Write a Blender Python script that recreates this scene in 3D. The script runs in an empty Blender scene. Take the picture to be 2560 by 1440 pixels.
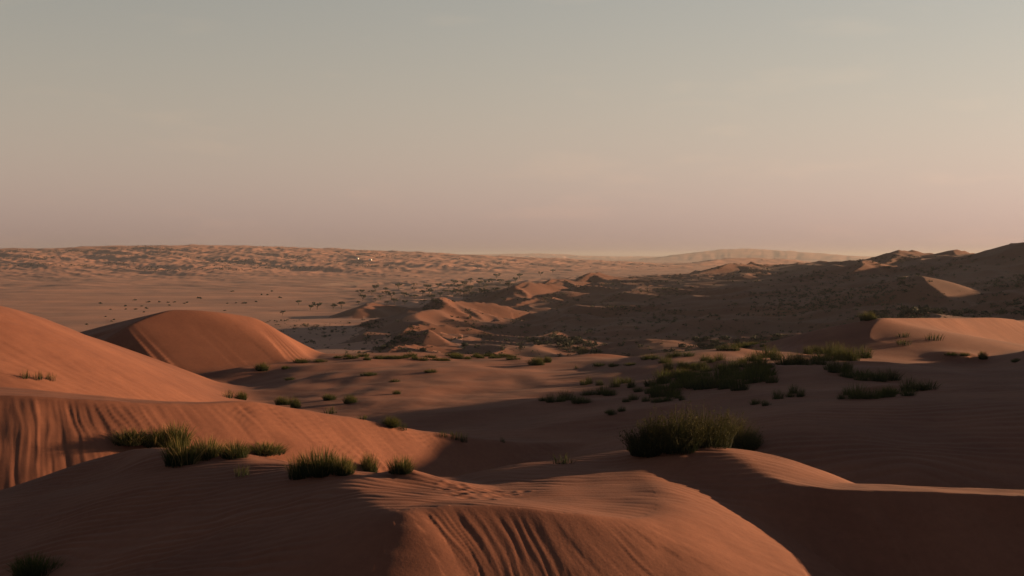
import bpy, math, random, time
import numpy as np
T0 = time.time()
R = math.radians
sc = bpy.context.scene
# ------------------------------------------------------------------ camera
F_PX = 3517.0                      # focal length in photo pixels (2560 wide): 40 degrees across
PITCH = math.atan(80 / F_PX)
CAM_Z = 32.0                       # camera height above the valley floor
cam = bpy.data.cameras.new('camera')
cam.sensor_width = 36.0
cam.lens = 36.0 * F_PX / 2560
cam.clip_start = 0.1
cam.clip_end = 90000
cam_o = bpy.data.objects.new('camera', cam)
sc.collection.objects.link(cam_o)
cam_o.location = (0, 0, CAM_Z)
cam_o.rotation_euler = (R(90) - PITCH, 0, 0)
sc.camera = cam_o
# ------------------------------------------------------------------ light, sky, exposure
SUN_AZ, SUN_EL = R(68), R(8)      # azimuth to the right of the view direction
SKY_STRENGTH = 0.05
sun = bpy.data.lights.new('sun', 'SUN')
sun.energy = 4.8
sun.angle = R(0.55)
sun.color = (1.0, 0.60, 0.31)
sun_o = bpy.data.objects.new('sun', sun)
sc.collection.objects.link(sun_o)
sun_o.rotation_euler = (R(90) - SUN_EL, 0, -SUN_AZ + math.pi)
sun_o.location = (30, 10, CAM_Z + 20)
S_DIR = np.array([math.sin(SUN_AZ) * math.cos(SUN_EL), math.cos(SUN_AZ) * math.cos(SUN_EL), math.sin(SUN_EL)])

world = bpy.data.worlds.new('World')
sc.world = world
world.use_nodes = True
wn, wl = world.node_tree.nodes, world.node_tree.links
wn.clear()
w_out = wn.new('ShaderNodeOutputWorld')
w_bg = wn.new('ShaderNodeBackground')
w_sky = wn.new('ShaderNodeTexSky')
w_sky.sky_type = 'NISHITA'
w_sky.sun_disc = False
w_sky.sun_elevation = SUN_EL
w_sky.sun_rotation = SUN_AZ
w_sky.altitude = 0
w_sky.air_density = 2.2
w_sky.dust_density = 0.35
w_sky.ozone_density = 0.0
w_hsv = wn.new('ShaderNodeHueSaturation')
w_hsv.inputs['Saturation'].default_value = 0.60
w_gam = wn.new('ShaderNodeGamma')
w_gam.inputs['Gamma'].default_value = 0.9
wl.new(w_sky.outputs['Color'], w_gam.inputs['Color'])
wl.new(w_gam.outputs['Color'], w_hsv.inputs['Color'])
w_tint = wn.new('ShaderNodeMix')
w_tint.data_type = 'RGBA'
w_tint.blend_type = 'MULTIPLY'
w_tint.inputs[0].default_value = 1.0
w_tint.inputs[7].default_value = (.524, .577, .785, 1)
wl.new(w_hsv.outputs['Color'], w_tint.inputs[6])
# thin high cloud, all round the sky
w_tc = wn.new('ShaderNodeTexCoord')
w_map = wn.new('ShaderNodeMapping')
w_map.inputs['Scale'].default_value = (9.0, 9.0, 44.0)
w_map.inputs['Location'].default_value = (2.3, .4, 1.1)
w_noi = wn.new('ShaderNodeTexNoise')
w_noi.inputs['Scale'].default_value = 1.0
w_noi.inputs['Detail'].default_value = 6.0
w_noi.inputs['Roughness'].default_value = .55
w_rmp = wn.new('ShaderNodeValToRGB')
w_rmp.color_ramp.elements[0].position, w_rmp.color_ramp.elements[0].color = .56, (1, 1, 1, 1)
w_rmp.color_ramp.elements[1].position, w_rmp.color_ramp.elements[1].color = .74, (1.09, 1.05, 1.02, 1)
w_mul = wn.new('ShaderNodeMix')
w_mul.data_type, w_mul.blend_type = 'RGBA', 'MULTIPLY'
w_mul.inputs[0].default_value = 1.0
wl.new(w_tc.outputs['Generated'], w_map.inputs['Vector'])
wl.new(w_map.outputs['Vector'], w_noi.inputs['Vector'])
wl.new(w_noi.outputs['Fac'], w_rmp.inputs['Fac'])
wl.new(w_tint.outputs[2], w_mul.inputs[6])
wl.new(w_rmp.outputs['Color'], w_mul.inputs[7])
wl.new(w_mul.outputs[2], w_bg.inputs['Color'])
w_bg.inputs['Strength'].default_value = SKY_STRENGTH
wl.new(w_bg.outputs['Background'], w_out.inputs['Surface'])

vs = sc.view_settings
vs.view_transform = 'Standard'
vs.look = 'None'
vs.exposure = 2.0
vs.gamma = 1.0
sc.cycles.use_denoising = True
sc.cycles.max_bounces = 5
sc.cycles.diffuse_bounces = 3
sc.cycles.volume_bounces = 1
sc.cycles.transparent_max_bounces = 8

# ------------------------------------------------------------------ helpers
SP, CP = math.sin(PITCH), math.cos(PITCH)


def P(u, v, d):
    """photo pixel (2560x1440) at forward distance d -> world x, y, z relative to the camera"""
    a, b = (u - 1280) / F_PX, (720 - v) / F_PX
    y = CP + b * SP
    k = d / y
    return (a * k, d, (b * CP - SP) * k)


def hash2(ix, iy, seed):
    h = (ix * 374761393 + iy * 668265263 + seed * 1442695041) & 0xffffffff
    h = ((h ^ (h >> 13)) * 1274126177) & 0xffffffff
    h = (h ^ (h >> 16)) & 0xffffffff
    return h


GRX = np.cos(np.arange(256) * 2 * np.pi / 256).astype(np.float32)
GRY = np.sin(np.arange(256) * 2 * np.pi / 256).astype(np.float32)


def perlin(x, y, seed=0):
    x0, y0 = np.floor(x), np.floor(y)
    fx, fy = (x - x0).astype(np.float32), (y - y0).astype(np.float32)
    ux, uy = fx * fx * fx * (fx * (fx * 6 - 15) + 10), fy * fy * fy * (fy * (fy * 6 - 15) + 10)

    ix, iy = x0.astype(np.int64), y0.astype(np.int64)

    def g(dx, dy):
        h = hash2(ix + dx, iy + dy, seed) & 255
        return GRX[h] * (fx - dx) + GRY[h] * (fy - dy)
    a, b, c, d = g(0, 0), g(1, 0), g(0, 1), g(1, 1)
    return ((a + (b - a) * ux) * (1 - uy) + (c + (d - c) * ux) * uy) * 1.5


def fbm(x, y, seed=0, octaves=4, gain=0.5):
    s, a = 0.0, 1.0
    for i in range(octaves):
        s = s + a * perlin(x * 2 ** i + 17.3 * i, y * 2 ** i - 9.1 * i, seed + i * 7)
        a *= gain
    return s


def smoothstep(a, b, x):
    t = np.clip((x - a) / (b - a), 0, 1)
    return t * t * (3 - 2 * t)


def smax(a, b, k):
    h = np.clip(0.5 + 0.5 * (a - b) / k, 0, 1)
    return b + (a - b) * h + k * h * (1 - h)


def smin(a, b, k):
    return -smax(-a, -b, k)


def catmull(pts, n=6):
    pts = np.asarray(pts, float)
    p = np.vstack([2 * pts[0] - pts[1], pts, 2 * pts[-1] - pts[-2]])
    out = []
    for i in range(1, len(p) - 2):
        for t in np.arange(n) / n:
            out.append(0.5 * ((2 * p[i]) + (-p[i - 1] + p[i + 1]) * t + (2 * p[i - 1] - 5 * p[i] + 4 * p[i + 1] - p[i + 2]) * t * t
                              + (-p[i - 1] + 3 * p[i] - 3 * p[i + 1] + p[i + 2]) * t ** 3))
    out.append(pts[-1])
    return np.array(out)


def T_(deg):
    return math.tan(R(deg))


FAR_REG = ()


class Ridge:
    """crest line with a slope on each side. pts rows: (x, y, z, slopeL, slopeR, round)"""

    def __init__(self, pts, k=0.6, q=(0, 0), s0=(5, 5), region=0, reach=None, n=6, slip=0, world=False, soft=False):
        rows = []
        if region in FAR_REG:
            n = 3
        for p in pts:
            xyz = p[:3] if world else P(*p[:3])
            rows.append(list(xyz) + [T_(p[3]), T_(p[4]), p[5] if len(p) > 5 else 0.05])
        self.c = catmull(rows, n)
        self.soft = soft
        self.k, self.q, self.s0, self.region, self.slip = k, q, s0, region, slip
        self.reach = reach

    def bbox(self, pad):
        c = self.c
        return c[:, 0].min() - pad, c[:, 0].max() + pad, c[:, 1].min() - pad, c[:, 1].max() + pad

    def eval(self, x, y):
        c = self.c.astype(np.float32)
        x, y = x.astype(np.float32), y.astype(np.float32)
        best = np.full(x.shape, 1e18, np.float32)
        idx = np.zeros(x.shape, np.int32)
        tt = np.zeros(x.shape, np.float32)
        for i in range(len(c) - 1):
            ax, ay = c[i, 0], c[i, 1]
            dx, dy = c[i + 1, 0] - ax, c[i + 1, 1] - ay
            L2 = dx * dx + dy * dy + 1e-12
            t = np.clip(((x - ax) * dx + (y - ay) * dy) / L2, 0, 1)
            d2 = (x - ax - t * dx) ** 2 + (y - ay - t * dy) ** 2
            m = d2 < best
            best = np.where(m, d2, best)
            idx[m] = i
            tt = np.where(m, t, tt)
        s = np.sqrt(best)
        a, b = c[idx], c[idx + 1]
        w = tt[:, None]
        v = a * (1 - w) + b * w
        dx, dy = b[:, 0] - a[:, 0], b[:, 1] - a[:, 1]
        L = np.hypot(dx, dy) + 1e-9
        cr = (dx * (y - v[:, 1]) - dy * (x - v[:, 0])) / (L * np.maximum(s, 1e-6))   # +1 = left
        wl_ = smoothstep(-0.9, 0.9, cr)
        if self.soft:                       # blend the crest data so that concave sides have no seams
            seg = np.hypot(np.diff(c[:, 0]), np.diff(c[:, 1]))
            arc = np.concatenate([[0], np.cumsum(seg)])
            n = 70
            q_ = np.stack([np.interp(np.linspace(0, arc[-1], n), arc, c[:, j]) for j in range(6)], 1).astype(np.float32)
            tau = (arc[-1] / n + (0.22 if self.soft is True else self.soft) * s).astype(np.float32)
            sw = np.zeros(x.shape, np.float32)
            acc = np.zeros((4,) + x.shape, np.float32)
            xf, yf, sf = x.astype(np.float32), y.astype(np.float32), s.astype(np.float32)
            for i in range(n):
                w_ = np.exp((sf - np.sqrt((xf - q_[i, 0]) ** 2 + (yf - q_[i, 1]) ** 2)) / tau)
                sw += w_
                for j in range(4):
                    acc[j] += w_ * q_[i, 2 + j]
            acc /= sw
            v = v.copy()
            v[:, 2:6] = acc.T
        sl = v[:, 3] * wl_ + v[:, 4] * (1 - wl_)
        q = self.q[0] * wl_ + self.q[1] * (1 - wl_)
        s0 = self.s0[0] * wl_ + self.s0[1] * (1 - wl_)
        r = v[:, 5]
        ss = np.sqrt(s * s + r * r) - r
        z = v[:, 2] - sl * ss - q * np.maximum(0, s - s0) ** 2
        seg = np.hypot(np.diff(c[:, 0]), np.diff(c[:, 1]))
        arc = np.concatenate([[0], np.cumsum(seg)])
        t_arc = arc[idx] + tt * seg[np.minimum(idx, len(seg) - 1)]
        return z, t_arc, s, 1 - wl_, sl


# ------------------------------------------------------------------ terrain: base sheet through control points
base_pts = []


def bp(u, v, d):
    base_pts.append(P(u, v, d))


def bw(x, y, z):
    base_pts.append((x, y, z))


for a in (-180, -120, -60, -20, 0, 20, 60, 120):
    bw(2.2 * math.sin(R(a)), 2.2 * math.cos(R(a)), -1.75)
for a in (-60, -30, -10, 8, 25, 50):
    bw(12 * math.sin(R(a)), 12 * math.cos(R(a)), -6.4)
for a in (-150, 150, 100, -100):
    bw(14 * math.sin(R(a)), 14 * math.cos(R(a)), -2.2)
    bw(80 * math.sin(R(a)), 80 * math.cos(R(a)), -5)
    bw(600 * math.sin(R(a)), 600 * math.cos(R(a)), -16)
# hollows behind the foreground dune
bw(-14, 22, -7.0); bw(-11, 31, -7.4); bw(-6, 37, -8.4); bw(0, 38, -8.8); bw(5, 36, -8.8); bw(11, 34, -8.6); bw(16, 33, -8.0)
# mid ground flat and bank
for p in ((1400, 1060, 62), (1000, 1040, 68), (700, 985, 82), (1000, 950, 88), (900, 905, 105), (1200, 900, 110), (560, 965, 99), (480, 985, 90),
          (1300, 960, 85), (1450, 930, 95), (1700, 1000, 68), (1900, 960, 70), (2100, 916, 80), (2300, 1180, 40), (2300, 1100, 45),
          (2300, 1000, 53), (2300, 966, 64), (2560, 968, 58), (2560, 1060, 46), (1900, 1080, 47), (1620, 1070, 56), (800, 890, 115),
          (1300, 891, 118), (1600, 893, 112), (1750, 880, 104), (1950, 890, 92)):
    bp(*p)
bw(-40, 60, -8); bw(-45, 110, -9); bw(-30, 100, -8.5); bw(60, 60, -4); bw(60, 110, -8); bw(35, 100, -8)
# drop to the dune field and the plain
for p in ((-500, 950, 190), (200, 940, 200), (800, 985, 200), (1300, 985, 190), (1700, 960, 180), (2200, 900, 180), (2560, 880, 190),
          (200, 905, 380), (-400, 905, 380)):
    bp(*p)
for p in ((1200, 885, 340), (1400, 850, 400), (1700, 812, 430), (1700, 738, 620), (2000, 820, 380), (2000, 705, 640), (2300, 810, 320), (2200, 750, 460), (2400, 745, 430),
          (2560, 730, 430), (1500, 768, 600), (1550, 835, 410), (1400, 735, 720), (800, 850, 450), (800, 802, 600), (1000, 783, 700), (2500, 640, 700),
          (1700, 690, 1000), (2100, 670, 900), (900, 880, 380)):
    bp(*p)
for u in (-1500, -500, 300, 900):
    bp(u, 640 + 29.5 * F_PX / 650, 650)
    bp(u, 640 + 29 * F_PX / 1000, 1000)
    bp(u, 640 + 27.5 * F_PX / 1500, 1500)
bp(1250, 640 + 28 * F_PX / 1200, 1200); bp(1300, 640 + 26 * F_PX / 1900, 1900); bp(1300, 640 + 24 * F_PX / 3000, 3000)
bp(1900, 640 + 18 * F_PX / 1700, 1700); bp(2500, 640 + 8 * F_PX / 1500, 1500)
for a in (-170, -120, -60, -20, 0, 20, 60, 120):
    bw(4000 * math.sin(R(a)), 4000 * math.cos(R(a)), -24)
    bw(20000 * math.sin(R(a)), 20000 * math.cos(R(a)), -18)
base_pts = np.array(base_pts)


def polar(x, y):
    r = np.hypot(x, y)
    return np.arctan2(x, y) * 2.2, np.log(r + 0.5)


def tps_fit(pts, lam=1e-3):
    a, l = polar(pts[:, 0], pts[:, 1])
    n = len(pts)
    d2 = (a[:, None] - a[None]) ** 2 + (l[:, None] - l[None]) ** 2
    K = 0.5 * d2 * np.log(d2 + 1e-12) + lam * np.eye(n)
    Pm = np.column_stack([np.ones(n), a, l])
    A = np.block([[K, Pm], [Pm.T, np.zeros((3, 3))]])
    w = np.linalg.solve(A, np.concatenate([pts[:, 2], np.zeros(3)]))
    return a, l, w


TPS = tps_fit(base_pts)


def tps_eval(x, y):
    a, l = polar(x, y)
    ca, cl, w = TPS
    z = w[-3] + w[-2] * a + w[-1] * l
    for i in range(len(ca)):
        d2 = (a - ca[i]) ** 2 + (l - cl[i]) ** 2
        z += w[i] * 0.5 * d2 * np.log(d2 + 1e-12)
    return z


# ------------------------------------------------------------------ terrain: dune crests
REG = ['plain', 'foreground_dune', 'ridge_dune', 'slope_dune', 'left_dune', 'peaked_dune', 'right_dune', 'dune_field', 'far_ridge', 'sand_flat', 'unseen_dunes']
RG = {n: i for i, n in enumerate(REG)}
FAR_REG = (RG['dune_field'], RG['far_ridge'])
ridges = []


def ridge(pts, **kw):
    kw['region'] = RG[kw['region']]
    r = Ridge(pts, **kw)
    ridges.append(r)
    return r


# foreground dune: left flank crest, then the brink of its slip face, curving back on the right
ridge([(-300, 1330, 29.5, 12, 10, .8), (0, 1264, 30, 13, 10, .8), (150, 1212, 31, 14, 11, .8), (250, 1165, 32, 14, 12, .8), (330, 1120, 32.5, 14, 12, .8), (430, 1122, 31, 14, 12, .8), (600, 1156, 27.8, 13, 12, .7), (760, 1174, 25.9, 11, 13, .5), (850, 1188, 24.7, 8, 14, .3),
       (925, 1238, 22.2, 4, 15, .3), (985, 1275, 20.6, 3, 23, .4), (1060, 1264, 20.7, 3, 29, .2), (1150, 1260, 20.85, 3, 31, .08),
       (1250, 1264, 20.95, 3, 31, .05), (1400, 1277, 21.05, 3, 30, .06), (1500, 1287, 21.25, 3, 30, .1), (1585, 1298, 21.6, 3, 29, .25), (1635, 1276, 22.5, 3, 27, .6),
       (1640, 1237, 23.8, 3, 24, .9), (1615, 1202, 25.3, 3, 21, .8), (1555, 1184, 26.8, 3, 18, .8)],
      region='foreground_dune', k=0.25, q=(.06, 0), s0=(4.1, 5), reach=26, slip=1, soft=True)
ridge([(790, 1200, 24.7, 16, 18, .12), (838, 1173, 24.8, 18, 22, .08), (880, 1187, 24.4, 16, 18, .1), (940, 1200, 23.8, 12, 12, .15)], region='foreground_dune', k=.12, reach=4)
ridge([(975, 1186, 24.6, 14, 16, .1), (1004, 1170, 24.7, 18, 22, .06), (1040, 1186, 24.4, 14, 16, .1)], region='foreground_dune', k=.12, reach=3)
ridge([(420, 1175, 28.6, 12, 14, .15), (455, 1162, 28.6, 14, 16, .12), (540, 1140, 29.2, 14, 18, .12), (580, 1136, 28.9, 16, 18, .1), (625, 1160, 28, 12, 14, .15)], region='foreground_dune', k=.2, reach=5)
# bush mound and the lit ridge running off to the right
ridge([(1500, 1180, 27.0, 8, 9, .6), (1570, 1150, 27.4, 8, 10.5, .6), (1650, 1122, 27.6, 8, 11.5, .5), (1780, 1117, 27.5, 9, 11.5, .3), (1870, 1158, 26.4, 9, 11.5, .2), (1950, 1200, 25.4, 9, 14, .1),
       (2040, 1218, 24.9, 8, 30, .04), (2130, 1226, 24.75, 7, 31, .03), (2300, 1228, 24.65, 6, 31, .03), (2560, 1240, 24.4, 5, 31, .03), (2900, 1255, 23.9, 5, 31, .05),
       (3400, 1250, 23, 5, 28, .1)],
      region='ridge_dune', k=0.2, q=(.09, 0), s0=(1.3, 5), reach=24, slip=1, soft=True)
# slope dune in the middle left: brink with a slip face swinging round to the right
ridge([(-900, 1000, 43.5, 1, 31, .05), (-500, 988, 42, 1, 31, .05), (-200, 985, 41.6, 1, 31, .05), (0, 986, 41.8, 1, 31, .04), (200, 998, 42.5, 1, 31, .04), (350, 1006, 43.4, 1, 31, .06),
       (470, 1010, 44.4, 2, 30, .15), (560, 1004, 45.3, 4, 30, .25), (640, 1003, 46.2, 6, 30, .3), (720, 1019, 47.2, 8, 30, .3), (800, 1031, 48.2, 10, 30, .25),
       (900, 1046, 49.3, 10, 30, .25), (970, 1063, 50, 10, 30, .3), (1050, 1076, 51, 9, 30, .3), (1200, 1096, 52.5, 8, 29, .4), (1320, 1106, 53.8, 7, 27, .5), (1500, 1112, 55.5, 6, 24, .6)],
      region='slope_dune', k=0.5, q=(.02, 0), s0=(7, 6), reach=40, slip=1, soft=True)
# smooth lit dune at the left edge
ridge([(-25, 57, -3.9, 18, 23, 1.2), (-25.2, 60, -2.7, 18, 25, 1.5), (-25.7, 66, -2.2, 18, 26, 1.5), (-27.4, 76, -2.9, 18, 26, 1.5), (-31, 92, -4.6, 16, 23, 1.5)],
      region='left_dune', k=.9, reach=50, world=True, soft=True)
# peaked dune behind it: two planes meeting in an edge
pk_a = Ridge([(60, 950, 98.5, 12, 31, .1), (240, 863, 105.6, 12, 31, .1), (330, 810, 108.2, 12, 31, .1), (430, 772, 111.3, 12, 31, .1), (600, 710, 117, 12, 31, .1), (800, 640, 123.5, 12, 31, .1)], slip=1)
pk_b = Ridge([(200, 772, 108, 8, 28, .5), (430, 774, 111.3, 8, 28, .5), (520, 778, 113, 10, 27, .8), (600, 788, 115, 12, 26, .8), (645, 799, 116, 12, 26, .5), (700, 830, 117.5, 12, 25, .4),
              (760, 862, 119, 12, 25, .4), (825, 893, 120.5, 12, 24, .6), (900, 925, 122, 12, 22, .6)])
# right lit dune
ridge([(2900, 790, 152, 30, 9, .1), (2700, 797, 142, 30, 9, .1), (2560, 800, 133.5, 30, 9, .08), (2490, 794, 129, 30, 9, .08), (2400, 795, 123, 30, 9, .1), (2260, 796, 112.8, 30, 11, .2),
       (2195, 812, 107.3, 30, 12, .15), (2173, 845, 104.6, 30, 13, .05), (2188, 880, 102.6, 30, 13, .05), (2262, 903, 101.2, 30, 12, .2)],
      region='right_dune', k=0.3, reach=70, slip=2, soft=.05)
ridge([(2300, 908, 98, 12, 14, .3), (2362, 887, 98.5, 14, 16, .2), (2420, 890, 98.5, 14, 16, .2), (2450, 905, 98, 12, 14, .3)], region='right_dune', k=.3, reach=12)
ridge([(1700, 912, 112, 7, 10, 1), (1900, 868, 112, 8, 12, .8), (2050, 826, 110, 9, 12, .8), (2190, 803, 108.5, 9, 12, .6)],
      region='right_dune', k=1.2, reach=60)
ridge([(610, 918, 104, 10, 13, .3), (690, 910, 106, 10, 14, .3), (780, 903, 109, 10, 12, .4), (860, 897, 112, 9, 9, .5)], region='sand_flat', k=.4, reach=16)
# small lit crests at the far edge of the flat
ridge([(1330, 905, 113, 12, 12, .5), (1400, 898, 114, 12, 12, .4), (1475, 885, 115, 12, 18, .3), (1540, 888, 116, 12, 20, .3), (1600, 905, 117, 12, 16, .4)], region='sand_flat', k=.6, reach=30)
ridge([(820, 890, 118, 10, 9, .6), (1000, 889, 120, 10, 8, .8), (1130, 890, 121, 10, 8, .8), (1300, 899, 121, 10, 8, .8)], region='sand_flat', k=.8, reach=30)
# low streaky ridges on the shaded bank
for pts in ([(1180, 1032, 66), (1290, 1020, 68), (1380, 1002, 71), (1440, 1010, 73)], [(1420, 985, 76), (1560, 972, 79), (1680, 965, 82)],
            [(1330, 1085, 58), (1500, 1055, 60), (1640, 1040, 62)], [(1480, 1015, 68), (1600, 1003, 70), (1700, 985, 73)],
            [(1680, 1030, 61), (1800, 1000, 64), (1900, 985, 67)], [(1750, 965, 75), (1880, 940, 80), (2020, 915, 84)],
            [(1640, 925, 90), (1750, 900, 95), (1850, 880, 99)]):
    ridge([p + (9, 12, .4) for p in pts], region='sand_flat', k=.9, reach=12)
ridge([(2090, 912, 84, 9, 12, .3), (2160, 904, 84, 10, 14, .2), (2260, 915, 82, 9, 12, .3), (2340, 972, 68, 8, 12, .3), (2420, 1018, 60, 8, 12, .3)], region='sand_flat', k=.5, reach=16)
ridge([(2120, 985, 61, 8, 16, .4), (2230, 965, 61, 10, 18, .4), (2330, 985, 59, 8, 14, .4), (2400, 1015, 57, 8, 12, .4)], region='sand_flat', k=.6, reach=14)
# dunes beyond the right edge of the frame that shade the bank and the hollow
ridge([(30, 36, -3.0, 24, 16, .6), (34, 48, -1.6, 26, 18, .6), (37, 60, -1.2, 27, 18, .6), (41, 72, .2, 28, 20, .6), (46, 86, .8, 28, 22, .6), (48, 92, -.5, 28, 26, .6)],
      region='unseen_dunes', k=1.0, reach=60, world=True, soft=True)

# ---- the dune field
ridge([(985, 900, 285, 16, 14, .8), (1020, 868, 330, 16, 14, .8), (1050, 838, 385, 18, 15, .6), (1035, 812, 430, 18, 16, .6), (1075, 770, 500, 20, 18, .6), (1110, 750, 545, 20, 20, .6), (1165, 768, 575, 16, 18, .6),
       (1215, 772, 610, 16, 16, 1), (1250, 758, 650, 18, 16, 1), (1310, 706, 715, 20, 17, 1), (1350, 708, 745, 18, 17, 1), (1400, 698, 790, 18, 17, 1), (1440, 703, 815, 18, 17, 1), (1490, 690, 850, 18, 16, 1),
       (1545, 706, 900, 16, 14, 1), (1650, 702, 980, 16, 12, 1), (1770, 690, 1060, 16, 12, 1), (1850, 664, 1120, 18, 16, 1), (1900, 662, 1160, 18, 16, 1), (2000, 668, 1250, 16, 14, 1)],
      region='dune_field', k=2, reach=170)
for pts, k in (([(1040, 820, 425), (1090, 840, 400), (1170, 862, 380)], 1), ([(1020, 868, 332), (1060, 872, 322), (1110, 888, 310)], 1),
               ([(1110, 752, 543), (1160, 780, 520), (1220, 810, 500)], 1.5), ([(1310, 708, 712), (1290, 738, 670), (1350, 745, 650), (1450, 765, 630)], 2),
               ([(1400, 700, 788), (1460, 722, 745), (1500, 735, 720)], 2), ([(1490, 692, 848), (1560, 704, 830), (1600, 712, 810)], 2),
               ([(880, 770, 660), (935, 758, 690), (985, 770, 700)], 1), ([(1200, 768, 620), (1212, 757, 640), (1260, 772, 640)], 1)):
    ridge([p + (18, 16, .3) for p in pts], region='dune_field', k=k * .6, reach=70)
# long crests coming towards the camera: steep dark left faces, gentle backs catching the sun
ridge([(2240, 690, 470, 10, 15, .5), (2289, 691, 424, 13, 20, .12), (2322, 715, 408, 13, 20, .12), (2362, 742, 396, 12, 20, .12), (2400, 749, 387, 12, 19, .15), (2425, 752, 381, 13, 20, .12), (2446, 773, 370, 12, 18, .15), (2520, 800, 352, 9, 15, .4)],
      region='dune_field', k=.7, reach=99, soft=.05)
ridge([(2010, 662, 900, 10, 14, .5), (2080, 662, 740, 10, 16, .3), (2118, 668, 645, 13, 17, .15), (2148, 679, 612, 14, 18, .12), (2158, 693, 592, 13, 17, .15), (2200, 697, 576, 10, 16, .4), (2262, 705, 560, 10, 15, .5)],
      region='dune_field', k=.8, reach=99, soft=.05)
ridge([(2290, 655, 700, 9, 13, .4), (2340, 664, 620, 9, 14, .4), (2400, 667, 570, 9, 14, .3), (2470, 676, 520, 8, 13, .4), (2540, 694, 460, 8, 12, .5), (2620, 715, 420, 8, 12, .5)],
      region='dune_field', k=1.5, reach=99, soft=True)
ridge([(1760, 688, 1000, 9, 12, .6), (1730, 702, 880, 9, 12, .6), (1690, 720, 760, 8, 11, .8), (1640, 752, 640, 7, 10, 1)], region='dune_field', k=2, reach=80)
for pts_ in ([(2140, 668, 690), (2178, 650, 650), (2212, 662, 636), (2268, 677, 622)], [(2200, 650, 790), (2238, 632, 752), (2268, 641, 738), (2300, 650, 728)],
             [(2250, 640, 820), (2272, 624, 790), (2296, 634, 780), (2320, 640, 772)], [(2320, 655, 640), (2372, 662, 590), (2430, 672, 575), (2490, 684, 560)], [(2490, 640, 680), (2520, 614, 650), (2560, 622, 640), (2620, 640, 630)],
             [(1745, 694, 960), (1762, 684, 930), (1800, 690, 915), (1850, 696, 900)], [(1800, 672, 1010), (1828, 657, 980), (1862, 668, 968), (1900, 676, 955)], [(1868, 668, 1060), (1888, 657, 1030), (1920, 668, 1018), (1950, 674, 1010)],
             [(1910, 684, 870), (1932, 675, 850), (1960, 682, 842), (1990, 688, 835)], [(1420, 700, 860), (1482, 686, 840), (1520, 697, 826), (1560, 708, 812)]):
    ridge([p_ + (14, 19, .12) for p_ in pts_], region='dune_field', k=.7, reach=60, soft=.05)
# sharp lit crests: short star-dune arms, one running towards the camera and one off to the right
_rs = random.Random(8)
for (u_, v_, d_, m_) in ((2165, 651, 640, .9), (2270, 626, 765, .6), (2240, 642, 735, .6), (2300, 648, 700, .7), (2380, 625, 760, .5), (2540, 614, 640, .6), (1825, 659, 950, .8),
                         (1862, 658, 1000, .6), (1892, 664, 990, .5), (1780, 684, 900, .6), (1935, 678, 850, .5), (1110, 749, 545, 1.1), (1312, 704, 715, 1.0),
                         (1383, 696, 790, .8), (1490, 688, 850, .8), (1062, 808, 430, .9), (1030, 858, 335, 1.0), (935, 756, 690, .6), (1213, 756, 640, .5), (1690, 690, 960, .5), (1640, 697, 950, .4), (1590, 703, 930, .4),
                         (1100, 835, 400, .6), (1350, 742, 650, .7), (1440, 752, 640, .5), (2060, 668, 830, .4)):
    p_ = np.array(P(u_, v_, d_))
    L_ = .07 * d_ * m_
    a_ = _rs.uniform(-.55, -.1)
    e1 = p_ + L_ * np.array([a_, -.95, -T_(10)]); e1b = p_ + L_ * .5 * np.array([a_ * .3 - .25, -.95, -T_(6)])
    b_ = _rs.uniform(-.15, .4)
    e2 = p_ + L_ * 1.3 * np.array([.95, b_, -T_(11)]); e2b = p_ + L_ * .6 * np.array([.95, b_ + .25, -T_(7)])
    ridge([tuple(q_) + (24, 25, .1) for q_ in (e1, e1b, p_, e2b, e2)], region='dune_field', k=.7, reach=45, world=True)
# big ridge on the right, partly out of frame
ridge([(200, 215, 2, 15, 12, 3), (235, 300, 9, 15, 12, 3), (256, 400, 10.5, 15, 12, 3), (262, 450, 10, 15, 12, 3), (268, 498, 10, 15, 12, 3), (272, 526, 19, 17, 12, 3), (273, 556, 19, 17, 12, 3), (272, 600, 19, 17, 12, 3), (265, 645, 13, 14, 12, 2), P(2500, 631, 690) + (10, 10, 2),
       P(2380, 641, 740) + (10, 10, 2), P(2270, 646, 770) + (12, 12, 1), P(2200, 656, 800) + (12, 12, 1), P(2120, 662, 860) + (12, 12, 1), P(2020, 662, 960) + (12, 11, 2), P(1930, 672, 1080) + (12, 10, 2)],
      region='dune_field', k=6, reach=260, world=True)
for pts, s, k in (([(2165, 652, 640), (2230, 664, 660), (2270, 676, 670)], (14, 18, .4), 2),
                  ([(2240, 640, 740), (2270, 627, 765), (2300, 638, 760)], (14, 14, .6), 1.5),
                  ([(2200, 655, 720), (2250, 644, 735), (2300, 655, 730)], (12, 12, .6), 1.5), ([(2260, 662, 690), (2300, 648, 700), (2370, 660, 690)], (12, 12, .6), 1.5),
                  ([(2330, 640, 745), (2370, 626, 760), (2410, 634, 760)], (12, 12, .6), 1.5),
                  ([(2500, 625, 650), (2540, 612, 655), (2600, 615, 650)], (12, 12, .8), 2),
                  ([(1740, 685, 900), (1800, 668, 930), (1825, 660, 950), (1900, 672, 930)], (15, 14, .8), 2.5),
                  ([(1560, 700, 1000), (1640, 695, 1000), (1700, 690, 1000)], (12, 12, .8), 2)):
    ridge([p + s for p in pts], region='dune_field', k=k * .6, reach=90)
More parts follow.
